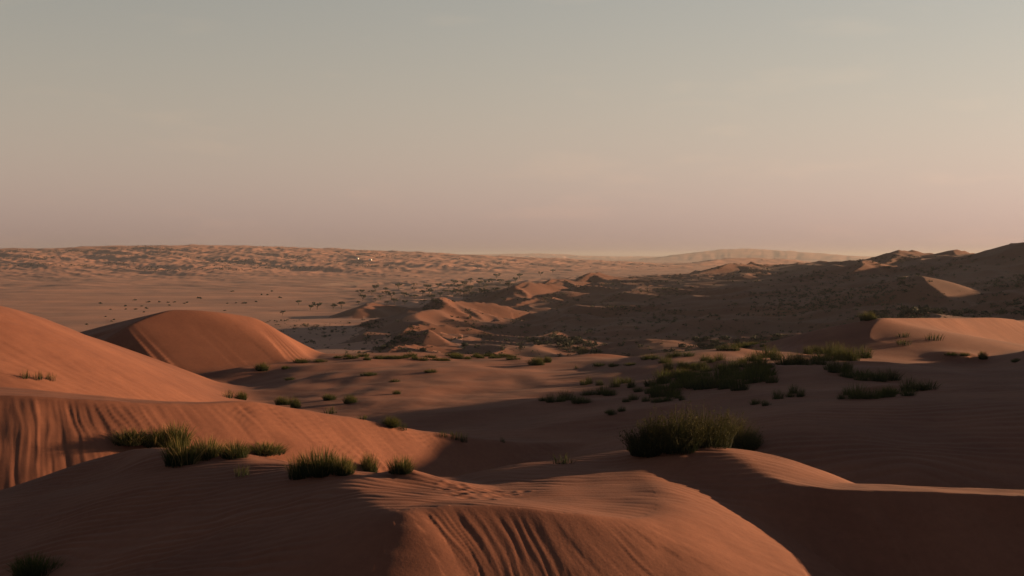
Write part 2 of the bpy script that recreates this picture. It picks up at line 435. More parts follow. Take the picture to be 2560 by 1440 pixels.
# ---- far ridges
ridge([(-2600, 600, 3600, 6, 4, 30), (-1500, 602, 3000, 6, 4, 30), (-700, 612, 2700, 6, 4, 30), (0, 622, 2550, 6, 2.6, 25), (250, 615, 2600, 6, 2.6, 25), (500, 613, 2750, 6, 2.6, 25), (700, 618, 3100, 6, 2.6, 25),
       (900, 629, 3900, 6, 3.5, 30), (1100, 635, 5200, 5, 3.2, 40), (1300, 646, 7000, 4, 3, 60), (1550, 649, 8000, 3, 3, 60), (1800, 650, 9000, 3, 3, 60)],
      region='far_ridge', k=12, reach=1600)
ridge([(1400, 668, 6400, 4, 4, 20), (1600, 655, 6800, 5, 4, 20), (1720, 634, 7200, 6, 4, 20), (1850, 621, 7600, 6, 4, 20), (1950, 630, 8000, 6, 4, 20), (2060, 652, 8400, 6, 4, 20), (2200, 668, 8800, 5, 4, 20)],
      region='far_ridge', k=10, reach=2400)
ridge([(1500, 690, 2200, 4, 5, 10), (1620, 674, 2400, 5, 6, 10), (1740, 658, 2600, 6, 7, 10), (1850, 645, 2800, 6, 7, 10), (1960, 648, 2900, 6, 6, 10), (2060, 662, 3000, 5, 5, 10)],
      region='far_ridge', k=5, reach=800)
ridge([(700, 634, 9000, 3, 3, 80), (1180, 636, 9500, 3, 3, 80), (1350, 633, 10000, 3, 3, 80), (1500, 640, 10000, 3, 3, 80), (1750, 641, 11000, 2, 2, 80), (2300, 640, 12000, 2, 2, 80)], region='far_ridge', k=10, reach=3000)


def height(x, y, detail=True):
    """x, y flat arrays -> z (relative to the camera) and region / pattern data"""
    x = x.astype(float); y = y.astype(float)
    r = np.hypot(x, y)
    z = tps_eval(x, y)
    reg = np.where(r < 45, RG['foreground_dune'], np.where(r < 160, RG['sand_flat'], RG['plain'])).astype(np.int32)
    reg = np.where((r >= 160) & (r < 1400) & (np.arctan2(x, y) > R(-2)), RG['dune_field'], reg)
    slip = np.zeros_like(z); tt = np.zeros_like(z); ss = np.zeros_like(z)
    # broad relief
    m_mid = smoothstep(52, 75, r) * (1 - smoothstep(125, 180, r))
    z += m_mid * 0.28 * fbm(x / 9, y / 14, 3, 3)
    az = np.arctan2(x, y)
    m_field = smoothstep(200, 300, r) * (1 - smoothstep(1400, 1900, r))
    right = smoothstep(-8.5, -3, np.degrees(az))
    wx = x + 12 * perlin(x / 60, y / 60, 41); wy = y + 12 * perlin(x / 60, y / 60, 42)
    dn = fbm(wx / 45 + wy / 110, wy / 80, 11, 3)
    z += m_field * right * (1.9 * (1 - np.abs(dn) * 2.2) + 0.5 * fbm(x / 24, y / 30, 15, 2))
    # long parallel ridges: steep on the left, gentle on the right
    ph = (x * .93 - y * .2) / 46 + .55 * perlin(x / 120, y / 160, 43) + .16 * perlin(x / 34, y / 60, 44)
    fr = ph - np.floor(ph)
    saw = np.where(fr < .32, fr / .32, (1 - fr) / .68)
    z += m_field * smoothstep(-1, 3, np.degrees(az)) * (1 - smoothstep(16, 20, np.degrees(az))) * (1 - smoothstep(900, 1200, r)) * (3.4 * (saw - .5)) * smoothstep(-.35, .35, perlin(x / 70, y / 110, 45))
    m_pl = smoothstep(350, 500, r) * (1 - right)
    z += m_pl * (0.5 * fbm(x / 60, y / 90, 21, 3) + 1.3 * smoothstep(900, 1400, r) * fbm((x + y * .6) / 70, (y - x * .2) / 120, 23, 3))
    for rd in ridges + [None]:
        if rd is None:
            a = pk_a; pad = 45
        else:
            a = rd; pad = rd.reach
        x0, x1, y0, y1 = a.bbox(pad)
        m = np.nonzero((x > x0) & (x < x1) & (y > y0) & (y < y1))[0]
        if not len(m):
            continue
        xm, ym = x[m], y[m]
        if rd is None:
            za, ta, sa, side, sl = pk_a.eval(xm, ym)
            zb, tb, sb, _, _ = pk_b.eval(xm, ym)
            zz = smin(za, zb, 0.3)
            side = side * smoothstep(.05, .6, zb - za)
            k, region, slipm = 0.5, RG['peaked_dune'], 1
        else:
            xe, ye = xm, ym
            if rd.region == RG['dune_field']:
                xe = xm + 5 * perlin(xm / 38, ym / 38, 51); ye = ym + 5 * perlin(xm / 38, ym / 38, 52)
            zz, ta, sa, side, sl = rd.eval(xe, ye)
            if rd.region == RG['dune_field']:
                zz = zz + 0.5 * perlin(xm / 16, ym / 16, 53)
                if rd.reach > 100:
                    wx_ = xm + 9 * perlin(xm / 35, ym / 35, 55); wy_ = ym + 9 * perlin(xm / 35, ym / 35, 56)
                    jag = 1 - 2 * np.abs(perlin(wx_ / 52, wy_ / 85, 57)) + .45 * (1 - 2 * np.abs(perlin(wx_ / 23, wy_ / 40, 58)))
                    zz = zz + 4.4 * (jag - .75) * np.exp(-sa / 75)
            if rd.region == RG['far_ridge']:
                zz = zz + (.8 + 2.4 * smoothstep(0, 200, sa)) * fbm((xm + ym * .9) / 75, (ym - xm * .3) / 160, 61, 4, .6) + 1.2 * fbm(xm / 45, ym / 60, 66, 3)
            k, region, slipm = rd.k, rd.region, rd.slip
        old = z[m]
        new = smax(zz, old, k)
        z[m] = new
        dom = zz > old
        reg[m] = np.where(dom, region, reg[m])
        sp = side if slipm == 1 else ((1 - side) if slipm == 2 else side * 0)
        sp = sp * smoothstep(T_(19), T_(27), sl)
        slip[m] = np.where(dom, sp * smoothstep(0, .3, zz - old + .3), slip[m] * 1.0)
        tt[m] = np.where(dom, ta, tt[m]); ss[m] = np.where(dom, sa, ss[m])
    if detail:
        # avalanche streaks down the slip faces
        near = 1 - smoothstep(140, 170, r)
        w = slip * near
        m = np.nonzero(w > 0.02)[0]
        if len(m):
            t, s = tt[m], ss[m]
            far_ = r[m] > 36
            sz = np.where(r[m] > 70, 4.5, np.where(far_, 1.7, 1.0))
            t2 = t - np.where(far_, .1, .32) * s + 0.15 * perlin(t * .7, s * .45, 71) + .05 * perlin(t * 2.3, s * 1.2, 75)
            big = perlin(t2 / (1.5 * sz), s / (5 * sz), 72) + 0.6 * perlin(t2 / (.55 * sz), s / (3 * sz), 73) * smoothstep(-.25, .4, perlin(t2 / 2.2, s / 3, 78))
            fine = perlin(t2 / (.15 * sz), s / (1.8 * sz), 74) + .7 * perlin(t2 / (.07 * sz), s / (1.2 * sz), 76)
            env = smoothstep(0, .5, s) * np.exp(-s / 14)
            patchy = .35 + .9 * smoothstep(-.3, .5, perlin(t2 / 3.1, s / 4, 77))
            w[m] *= np.where((r[m] > 88) & (x[m] < 0), 0.0, 1.0)
            left_ = (1 - smoothstep(-9, -3, x[m])) * (r[m] < 70)            # bold flutes only on the left of the long dune and on the foreground face
            a_big = np.where(far_, .018 + .065 * left_, np.where(x[m] > 4.6, .13, .019))
            z[m] += w[m] * sz * env * (a_big * big * patchy + np.where(r[m] > 70, .004, .010) * fine * (.3 + patchy))
        # wind ripples on everything else
        for lam, r0, r1, r2, r3, a0 in ((.30, 10, 12, 31, 37, .0068), (.85, 31, 37, 56, 80, .008)):
            m = np.nonzero((r < r3) & (r > r0) & (slip < 0.95))[0]
            xm, ym = x[m], y[m]
            wv = ym * .97 + xm * .24 + lam * (1.8 * perlin(xm / (lam * 11), ym / (lam * 11), 81) + .55 * perlin(xm / (lam * 3), ym / (lam * 2.4), 82))
            ph = wv / lam * 2 * np.pi
            rip = (np.sin(ph) + .35 * np.sin(2 * ph + .9))
            amp = a0 * (.35 + 1.0 * smoothstep(-.35, .45, perlin(xm / (lam * 9), ym / (lam * 6), 83)))
            amp = amp * (1 + 1.3 * (1 - smoothstep(-4, -2.2, xm)) * (lam < .5) + .8 * smoothstep(2, 6, xm) * (lam > .5))
            amp = amp * smoothstep(r0, r1, r[m]) * (1 - smoothstep(r2, r3, r[m])) * (1 - slip[m])
            z[m] += amp * rip
        z += (1 - smoothstep(60, 110, r)) * .02 * fbm(x / 1.3, y / 1.3, 91, 2)
    return z, reg, slip


FEET = []
_rf = random.Random(4)
for u_, v_ in ((1105, 1200), (1118, 1203), (1125, 1209), (1140, 1206), (1150, 1211), (1145, 1219), (1162, 1213), (1172, 1224), (1120, 1215), (1190, 1216), (1200, 1222), (1163, 1231), (1180, 1229), (1150, 1239), (1190, 1237),
               (1215, 1214), (1235, 1208), (1250, 1226), (1230, 1236), (1165, 1251), (1222, 1254), (1262, 1249), (1110, 1226), (1132, 1247), (1280, 1218), (1310, 1206)):
    FEET.append((P(u_, v_, 3.92 * F_PX / (v_ - 640)), _rf.uniform(.07, .11), _rf.uniform(.012, .022)))


def footprints(x, y, z):
    for (px, py, _), rad, dep in FEET:
        m = np.nonzero((np.abs(x - px) < .8) & (np.abs(y - py) < .8))[0]
        if len(m):
            d2 = ((x[m] - px) ** 2 + ((y[m] - py) / 1.3) ** 2) / rad ** 2
            z[m] += -dep * np.exp(-d2) + dep * .35 * np.exp(-(np.sqrt(d2) - 1.7) ** 2 * 3)
    return z


# ------------------------------------------------------------------ terrain mesh (polar sheet round the camera, to the horizon)
def rows_():
    segs = [(2.2, 12, 30), (12, 34, 440), (34, 76, 250), (76, 140, 280), (140, 300, 50), (300, 1200, 230), (1200, 3200, 100), (3200, 6000, 60), (6000, 13000, 30), (13000, 24000, 6)]
    out = []
    for a, b, n in segs:
        out += list(np.exp(np.linspace(math.log(a), math.log(b), n, endpoint=False)))
    return np.array(out + [24000.0])


def cols_():
    c = list(np.linspace(-21.3, 21.3, 800))
    right_ = list(np.linspace(22, 70, 60)) + list(np.linspace(73, 175, 24))
    left_ = list(-np.linspace(22, 50, 26)) + list(-np.linspace(54, 180, 26))
    return np.radians(np.array(sorted(left_) + c + right_))


rr, aa = rows_(), cols_()
nr, nc = len(rr), len(aa)
AA, RRm = np.meshgrid(aa, rr)
X, Y = (RRm * np.sin(AA)).ravel(), (RRm * np.cos(AA)).ravel()
Z, REGV, SLIP = height(X, Y)
Z = footprints(X, Y, Z)
print('height', round(time.time() - T0, 1), nr, nc)

# vertex normals of the whole sheet so that the pieces shade as one surface
Pg = np.stack([X, Y, Z], 1).reshape(nr, nc, 3)
du = np.empty_like(Pg); dv = np.empty_like(Pg)
du[:, 1:-1] = Pg[:, 2:] - Pg[:, :-2]; du[:, 0] = Pg[:, 1] - Pg[:, -1]; du[:, -1] = Pg[:, 0] - Pg[:, -2]
dv[1:-1] = Pg[2:] - Pg[:-2]; dv[0] = Pg[1] - Pg[0]; dv[-1] = Pg[-1] - Pg[-2]
N = np.cross(du.reshape(-1, 3), dv.reshape(-1, 3))
N /= np.linalg.norm(N, axis=1)[:, None] + 1e-12
N[N[:, 2] < 0] *= -1

I, J = np.meshgrid(np.arange(nr - 1), np.arange(nc), indexing='ij')
J2 = (J + 1) % nc
QUADS = np.stack([I * nc + J, I * nc + J2, (I + 1) * nc + J2, (I + 1) * nc + J], -1).reshape(-1, 4)
QREG = REGV[QUADS[:, 0]]


def build_sheet(name, quads, material, **props):
    ids, inv = np.unique(quads.ravel(), return_inverse=True)
    me = bpy.data.meshes.new(name)
    n, q = len(ids), len(quads)
    co = np.stack([X[ids], Y[ids], Z[ids] + CAM_Z], 1).astype(np.float32)
    me.vertices.add(n); me.vertices.foreach_set('co', co.ravel())
    me.loops.add(q * 4); me.loops.foreach_set('vertex_index', inv.astype(np.int32))
    me.polygons.add(q); me.polygons.foreach_set('loop_start', np.arange(0, q * 4, 4, dtype=np.int32))
    me.update(calc_edges=True)
    me.polygons.foreach_set('use_smooth', np.ones(q, dtype=bool))
    at = me.attributes.new('slip', 'FLOAT', 'POINT'); at.data.foreach_set('value', SLIP[ids].astype(np.float32))
    try:
        cn = me.attributes.new('custom_normal', 'FLOAT_VECTOR', 'POINT')
        cn.data.foreach_set('vector', N[ids].astype(np.float32).ravel())
    except Exception as e:
        print('custom normals:', e)
    me.materials.append(material)
    o = bpy.data.objects.new(name, me)
    sc.collection.objects.link(o)
    for k_, v_ in props.items():
        o[k_] = v_
    return o


# ------------------------------------------------------------------ materials
def new_mat(name):
    m = bpy.data.materials.new(name)
    m.use_nodes = True
    nt = m.node_tree
    nt.nodes.clear()
    out = nt.nodes.new('ShaderNodeOutputMaterial')
    b = nt.nodes.new('ShaderNodeBsdfPrincipled')
    b.inputs['Roughness'].default_value = 0.95
    b.inputs['Specular IOR Level'].default_value = 0.1
    nt.links.new(b.outputs[0], out.inputs[0])
    return m, nt, b


def noise(nt, vec, scale, detail=3.0, rough=.55):
    n = nt.nodes.new('ShaderNodeTexNoise')
    n.inputs['Scale'].default_value = scale
    n.inputs['Detail'].default_value = detail
    n.inputs['Roughness'].default_value = rough
    nt.links.new(vec, n.inputs['Vector'])
    return n.outputs['Fac']


def ramp(nt, fac, stops):
    r = nt.nodes.new('ShaderNodeValToRGB')
    els = r.color_ramp.elements
    while len(els) < len(stops):
        els.new(.5)
    for e, (p, c) in zip(els, stops):
        e.position = p
        e.color = (*c, 1)
    nt.links.new(fac, r.inputs['Fac'])
    return r.outputs['Color']


def mixc(nt, fac, a, b, mode='MIX'):
    m = nt.nodes.new('ShaderNodeMix')
    m.data_type = 'RGBA'
    m.blend_type = mode
    for sock, v in ((m.inputs[0], fac), (m.inputs[6], a), (m.inputs[7], b)):
        if isinstance(v, (int, float)):
            sock.default_value = v
        elif isinstance(v, tuple):
            sock.default_value = (*v, 1)
        else:
            nt.links.new(v, sock)
    return m.outputs[2]


def sand_material(name, c_dark, c_light, scale=.25, fine=6.0, stretch=None):
    m, nt, b = new_mat(name)
    g = nt.nodes.new('ShaderNodeNewGeometry')
    pos = g.outputs['Position']
    if stretch:
        mp = nt.nodes.new('ShaderNodeMapping')
        mp.inputs['Scale'].default_value = stretch
        mp.inputs['Rotation'].default_value = (0, 0, .25)
        nt.links.new(pos, mp.inputs['Vector'])
        pos = mp.outputs['Vector']
    c = ramp(nt, noise(nt, pos, scale, 6, .62), [(.36, c_dark), (.64, c_light)])
    c2 = ramp(nt, noise(nt, pos, fine, 3, .7), [(.25, (.86, .86, .86)), (.75, (1.06, 1.06, 1.06))])
    c = mixc(nt, 1.0, c, c2, 'MULTIPLY')
    nt.links.new(c, b.inputs['Base Color'])
    bump = nt.nodes.new('ShaderNodeBump')
    bump.inputs['Strength'].default_value = .25
    bump.inputs['Distance'].default_value = .02
    nt.links.new(noise(nt, pos, fine * 3, 4, .7), bump.inputs['Height'])
    nt.links.new(bump.outputs[0], b.inputs['Normal'])
    return m


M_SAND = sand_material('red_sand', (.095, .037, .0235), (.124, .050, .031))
M_FIELD = sand_material('shaded_scrub_sand', (.064, .0265, .0175), (.090, .037, .0235), .02, .5)  # same red sand, its colour darkened to deepen the shade over the dune field
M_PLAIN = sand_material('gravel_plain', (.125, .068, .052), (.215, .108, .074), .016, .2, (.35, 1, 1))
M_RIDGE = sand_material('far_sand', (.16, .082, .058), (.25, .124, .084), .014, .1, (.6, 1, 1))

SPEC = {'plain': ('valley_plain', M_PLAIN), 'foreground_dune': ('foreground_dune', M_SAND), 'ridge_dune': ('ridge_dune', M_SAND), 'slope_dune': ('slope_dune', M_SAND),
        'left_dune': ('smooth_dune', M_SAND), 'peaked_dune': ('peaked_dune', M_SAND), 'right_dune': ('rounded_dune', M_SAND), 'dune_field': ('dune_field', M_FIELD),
        'far_ridge': ('far_ridge', M_RIDGE), 'sand_flat': ('sand_flat', M_SAND), 'unseen_dunes': ('side_dune', M_SAND)}
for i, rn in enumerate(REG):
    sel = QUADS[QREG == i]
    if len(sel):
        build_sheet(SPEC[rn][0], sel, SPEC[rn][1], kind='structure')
print('sheet', round(time.time() - T0, 1))

# ------------------------------------------------------------------ placing things on the sheet
ZG = Z.reshape(nr, nc)


def zcol(az):
    f = np.interp(az, aa, np.arange(nc))
    j = int(min(f, nc - 2)); t = f - j
    return ZG[:, j] * (1 - t) + ZG[:, j + 1] * t


def ground(x, y):
    return float(np.interp(math.hypot(x, y), rr, zcol(math.atan2(x, y))))


def cast(u, v, rmin=12.0):
    """first ground point seen through photo pixel (u, v)"""
    x, y, z = P(u, v, 1.0)
    h = math.hypot(x, y)
    prof = zcol(math.atan2(x, y))
    g = prof - rr * (z / h)
    k = np.nonzero((g >= 0) & (rr > rmin))[0]
    if not len(k) or k[0] == 0:
        return None
    i = k[0]
    t = -g[i - 1] / (g[i] - g[i - 1] + 1e-9) if g[i - 1] < 0 else 0
    r_ = rr[i - 1] + (rr[i] - rr[i - 1]) * t
    return (x / h * r_, y / h * r_, z / h * r_)


def link(o, parent=None):
    sc.collection.objects.link(o)
    if parent is not None:
        o.parent = parent
    return o


def tag(o, label=None, cat=None, group=None, kind=None):
    for k_, v_ in (('label', label), ('category', cat), ('group', group), ('kind', kind)):
        if v_:
            o[k_] = v_
    return o


def mesh_np(name, verts, tris, mat, tip=None, quads=None):
    me = bpy.data.meshes.new(name)
    n = len(verts)
    faces3 = np.asarray(tris, np.int32).reshape(-1, 3) if tris is not None else np.zeros((0, 3), np.int32)
    faces4 = np.asarray(quads, np.int32).reshape(-1, 4) if quads is not None else np.zeros((0, 4), np.int32)
    loops = np.concatenate([faces3.ravel(), faces4.ravel()])
    starts = np.concatenate([np.arange(len(faces3)) * 3, len(faces3) * 3 + np.arange(len(faces4)) * 4]).astype(np.int32)
    me.vertices.add(n); me.vertices.foreach_set('co', np.asarray(verts, np.float32).ravel())
    me.loops.add(len(loops)); me.loops.foreach_set('vertex_index', loops.astype(np.int32))
    me.polygons.add(len(starts)); me.polygons.foreach_set('loop_start', starts)
    me.update(calc_edges=True)
    if tip is not None:
        at = me.attributes.new('tip', 'FLOAT', 'POINT'); at.data.foreach_set('value', np.asarray(tip, np.float32))
    me.materials.append(mat)
    return me


def plant_material(name, stops, trans=.25):
    m, nt, b = new_mat(name)
    a = nt.nodes.new('ShaderNodeAttribute'); a.attribute_name = 'tip'
    g = nt.nodes.new('ShaderNodeNewGeometry')
    oi = nt.nodes.new('ShaderNodeObjectInfo')
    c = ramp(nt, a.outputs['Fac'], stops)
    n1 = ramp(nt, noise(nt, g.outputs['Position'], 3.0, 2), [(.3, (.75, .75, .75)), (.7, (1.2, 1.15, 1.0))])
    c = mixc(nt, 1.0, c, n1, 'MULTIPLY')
    r1 = ramp(nt, oi.outputs['Random'], [(0, (.85, .9, .9)), (1, (1.15, 1.1, 1.0))])
    c = mixc(nt, 1.0, c, r1, 'MULTIPLY')
    nt.links.new(c, b.inputs['Base Color'])
    t = nt.nodes.new('ShaderNodeBsdfTranslucent')
    nt.links.new(c, t.inputs['Color'])
    mx = nt.nodes.new('ShaderNodeMixShader')
    mx.inputs[0].default_value = trans
    out = [n for n in nt.nodes if n.type == 'OUTPUT_MATERIAL'][0]
    nt.links.new(b.outputs[0], mx.inputs[1]); nt.links.new(t.outputs[0], mx.inputs[2]); nt.links.new(mx.outputs[0], out.inputs[0])
    return m


M_GRASS = plant_material('dune_grass', [(0, (.010, .015, .011)), (.45, (.020, .029, .012)), (.8, (.046, .050, .015)), (1, (.10, .077, .026))])
M_STALK = plant_material('dry_stalks', [(0, (.13, .10, .05)), (1, (.24, .17, .08))])
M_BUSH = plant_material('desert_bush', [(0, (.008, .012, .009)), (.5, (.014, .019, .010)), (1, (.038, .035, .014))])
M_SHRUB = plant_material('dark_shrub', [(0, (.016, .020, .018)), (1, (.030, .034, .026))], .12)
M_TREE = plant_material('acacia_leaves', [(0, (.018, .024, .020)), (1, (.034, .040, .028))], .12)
M_BARK, _nt, _b = new_mat('acacia_bark')
_b.inputs['Base Color'].default_value = (.06, .045, .035, 1)


def blades(rng, n, rad, hgt, width, lean=.5, up=.7, seg2=True, centre=None, vary=.45, oval=1.0):
    """n grass blades rooted in a disc -> verts, tris, tip"""
    a = rng.uniform(0, 2 * np.pi, n)
    rho = rad * np.sqrt(rng.uniform(0, 1, n))
    bx, by = rho * np.cos(a) * oval, rho * np.sin(a)
    h = hgt * (1 - vary * rng.uniform(0, 1, n) ** 1.3) * (1 - .35 * (rho / rad) ** 2)
    oa = a + rng.normal(0, .7, n)
    ln = lean * (0.15 + rho / rad) * rng.uniform(.4, 1.3, n)
    ox, oy = np.cos(oa) * ln, np.sin(oa) * ln
    wa = rng.uniform(0, 2 * np.pi, n)
    wx, wy = np.cos(wa) * width * .5, np.sin(wa) * width * .5
    V, tips = [], []
    for t, wf in ((0, 1), (.38, .9), (.72, .6), (1, 0)):
        px, py = bx + ox * h * t ** 1.6, by + oy * h * t ** 1.6
        pz = h * (t - .22 * ln * t * t)
        if wf > 0:
            V.append(np.stack([px - wx * wf, py - wy * wf, pz], 1)); V.append(np.stack([px + wx * wf, py + wy * wf, pz], 1))
            tips += [np.full(n, t)] * 2
        else:
            V.append(np.stack([px, py, pz], 1)); tips.append(np.full(n, t))
    k = len(V)
    V = np.stack(V, 1).reshape(-1, 3); tips = np.stack(tips, 1).ravel()
    b = np.arange(n)[:, None] * k
    q = np.array([[0, 1, 3], [0, 3, 2], [2, 3, 5], [2, 5, 4], [4, 5, 6]])
    T = (b[:, :, None] + q[None]).reshape(-1, 3)
    return V, T, tips


def leaf_cloud(rng, n, centres, radii, size, flat=1.0):
    """n small leaf triangles/quads spread over the shells of several lumps"""
    ci = rng.integers(0, len(centres), n)
    d = rng.normal(size=(n, 3)); d /= np.linalg.norm(d, axis=1)[:, None]
    rad = radii[ci][:, None] * rng.uniform(.35, 1.08, n)[:, None] ** .6
    c = centres[ci] + d * rad * np.array([1, 1, flat])
    a = rng.normal(size=(n, 3)); a /= np.linalg.norm(a, axis=1)[:, None]
    b = np.cross(a, rng.normal(size=(n, 3))); b /= np.linalg.norm(b, axis=1)[:, None] + 1e-9
    s = size * rng.uniform(.6, 1.4, n)[:, None]
    V = np.stack([c - a * s, c + b * s * .6, c + a * s, c - b * s * .6], 1).reshape(-1, 3)
    Q = np.arange(n * 4).reshape(-1, 4)
    z0, z1 = V[:, 2].min(), V[:, 2].max()
    return V, Q, (V[:, 2] - z0) / (z1 - z0 + 1e-9)


rngs = np.random.default_rng(5)
# ---- shared tussock meshes, unit size: 1 m across, 1 m high; scaled per plant
TUSS, DRY = {}, {}
for kind, (nv, n, lean, wd, vary) in {'dense': (6, 900, .6, .019, .75), 'sparse': (4, 60, .35, .030, .6), 'fringe': (4, 300, .5, .026, .75), 'wisp': (6, 330, .7, .020, .9)}.items():
    for i in range(nv):
        parts = [blades(rngs, n // 3, .5, 1.0, wd, lean, vary=vary), blades(rngs, n // 3, .36, 1.0, wd, lean * .7, vary=vary), blades(rngs, n // 3, .45, .75, wd, lean * 1.5, vary=vary)]
        off = 0; vs_, ts_, tp_ = [], [], []
        for k_, (v_, t_, p_) in enumerate(parts):
            dx, dy = rngs.uniform(-.16, .16, 2)
            vs_.append(v_ + np.array([dx, dy, 0])); ts_.append(t_ + off); tp_.append(p_); off += len(v_)
        TUSS.setdefault(kind, []).append(mesh_np('grass_blades', np.concatenate(vs_), np.concatenate(ts_), M_GRASS, np.concatenate(tp_)))
for i in range(3):
    v_, t_, p_ = blades(rngs, 80, .48, 1.15, .014, .8, vary=.7)
    DRY.setdefault('dry', []).append(mesh_np('dry_stalks', v_, t_, M_STALK, p_))


def tussock(u, v, w, h, label, kind='dense', dry=True, group='grass tussocks on the near dunes', rmin=12.0, sink=.06):
    p = cast(u, v, rmin)
    if p is None:
        return None
    d = math.hypot(p[0], p[1])
    W, H = w * d / F_PX, h * d / F_PX
    i = rngs.integers(0, 100)
    o = bpy.data.objects.new('grass_tussock', TUSS[kind][i % len(TUSS[kind])])
    o.location = (p[0], p[1], p[2] + CAM_Z - sink * H)
    o.rotation_euler = (0, 0, float(rngs.uniform(0, 6.28)))
    o.scale = (W * .66, W * .66, H * 1.12)
    link(o); tag(o, label, 'grass', group)
    if dry:
        s = bpy.data.objects.new('dry_stalks', DRY['dry'][i % 3])
        link(s, o)
    return o


G1 = 'grass tussocks on the foreground dune'
for a in (
    (330, 1108, 110, 42, 'low dark grass tussock at the left end of the foreground row'),
    (392, 1112, 90, 52, 'dark grass tussock second from the left in the foreground row'),
    (440, 1112, 95, 66, 'tall grass tussock with pale tips above the small lit sand patch'),
    (462, 1160, 115, 80, 'bushy grass tussock just right of the small lit sand patch'),
    (520, 1145, 110, 62, 'grass tussock in the middle of the dense foreground clump'),
    (585, 1142, 90, 48, 'spreading grass tussock at the right end of the dense foreground clump'),
    (664, 1133, 115, 34, 'low pale green grass tussock below the long lit dune face'),
    (755, 1192, 85, 68, 'left part of the large dark grass clump on the foreground crest'),
    (805, 1184, 120, 78, 'tallest grass tussock in the large clump on the foreground crest'),
    (857, 1183, 75, 56, 'grass tussock leaning right beside the small sand mound'),
    (921, 1180, 54, 58, 'narrow upright grass tussock second from the right in the foreground row'),
    (1003, 1180, 74, 50, 'rounded grass tussock at the right end of the foreground row')):
    tussock(*a, group=G1)
tussock(606, 1190, 52, 38, 'thin upright grass tuft with few blades before the dense clump', 'sparse', False, G1)
tussock(78, 1436, 140, 62, 'dark grass tussock in the bottom left corner', 'dense', False, G1)
tussock(1405, 1160, 80, 34, 'dim sparse grass tuft left of the big bush', 'sparse', False, G1)
G2 = 'grass tufts along the long lit dune'
for a in ((60, 945, 40, 26, 'leftmost sparse tuft before the smooth left dune', 'sparse'), (93, 948, 38, 30, 'middle sparse tuft before the smooth left dune', 'sparse'),
          (128, 951, 40, 30, 'rightmost sparse tuft before the smooth left dune', 'sparse'),
          (568, 994, 44, 30, 'pale tuft where the smooth left dune runs out', 'sparse'), (603, 999, 40, 26, 'dark tuft just right of the smooth dune tail', 'dense'),
          (707, 1012, 48, 26, 'green tussock on the crest above the long lit face', 'dense'), (738, 1020, 34, 34, 'upright green tussock on the crest edge of the long lit face', 'dense'),
          (828, 1034, 46, 26, 'faint tuft behind the crest of the long lit face', 'sparse'), (905, 1048, 40, 16, 'low tuft on the falling crest of the long lit face', 'sparse'),
          (978, 1066, 60, 32, 'dark leaning tussock on the falling crest of the long lit face', 'dense'), (1005, 1074, 40, 26, 'small leaning tuft below the dark leaning tussock', 'sparse'),
          (1108, 1092, 40, 22, 'sparse tuft near the low end of the long lit crest', 'sparse'), (1135, 1098, 40, 30, 'leaning tuft near the low end of the long lit crest', 'sparse'),
          (1158, 1104, 40, 34, 'tallest leaning tuft near the low end of the long lit crest', 'sparse'), (1257, 1106, 18, 22, 'tiny lone tuft at the low end of the long lit crest', 'sparse')):
    tussock(*a, dry=False, group=G2)
G3 = 'grass and shrubs on the sand flat'
for a in ((656, 926, 46, 24, 'round dark tussock at the foot of the peaked dune', 'dense'), (716, 922, 34, 11, 'flat dark tuft right of the peaked dune foot', 'fringe'),
          (752, 906, 60, 14, 'dark shaded tuft under the tail of the peaked dune', 'fringe'), (800, 905, 50, 10, 'low shaded tuft at the tip of the peaked dune tail', 'fringe'),
          (822, 1000, 42, 20, 'left of two green tussocks in the dip behind the long dune', 'dense'), (874, 1008, 46, 26, 'right of two green tussocks in the dip behind the long dune', 'dense'),
          (922, 938, 60, 12, 'flat dark tuft in the middle of the sand flat', 'fringe'), (725, 950, 40, 10, 'small flat tuft on the left of the sand flat', 'fringe'), (985, 955, 36, 10, 'small dim tuft right of the sand flat middle', 'fringe'),
          (990, 985, 30, 14, 'dim tuft at the edge of the shade on the flat', 'fringe'), (1342, 912, 50, 26, 'pale olive tussock at the far edge of the flat', 'dense'),
          (1368, 906, 30, 20, 'bright green tussock beside the pale olive one', 'dense'), (1140, 896, 46, 16, 'green tussock on the far rim of the flat', 'dense'),
          (1460, 884, 44, 20, 'green tussock left of the small lit mound', 'dense'), (1440, 922, 18, 14, 'tiny dark tuft before the small lit mound', 'sparse'),
          (1500, 915, 44, 12, 'left dark tuft along the foot of the small lit mound', 'fringe'), (1535, 916, 40, 12, 'middle dark tuft along the foot of the small lit mound', 'fringe'),
          (1575, 914, 46, 11, 'right dark tuft along the foot of the small lit mound', 'fringe'), (1080, 930, 50, 10, 'faint low tuft on the lit part of the flat', 'fringe')):
    tussock(*a, dry=False, group=G3)
for i in range(26):
    u = 850 + i * 17.5 + rngs.uniform(-6, 6)
    tussock(u, 893 + rngs.uniform(-3, 9), rngs.uniform(28, 60), rngs.uniform(8, 14), 'low straw coloured grass in the fringe along the far rim of the flat', 'fringe', False, 'grass fringe along the far rim')
G4 = 'dark bushes on the shaded bank'
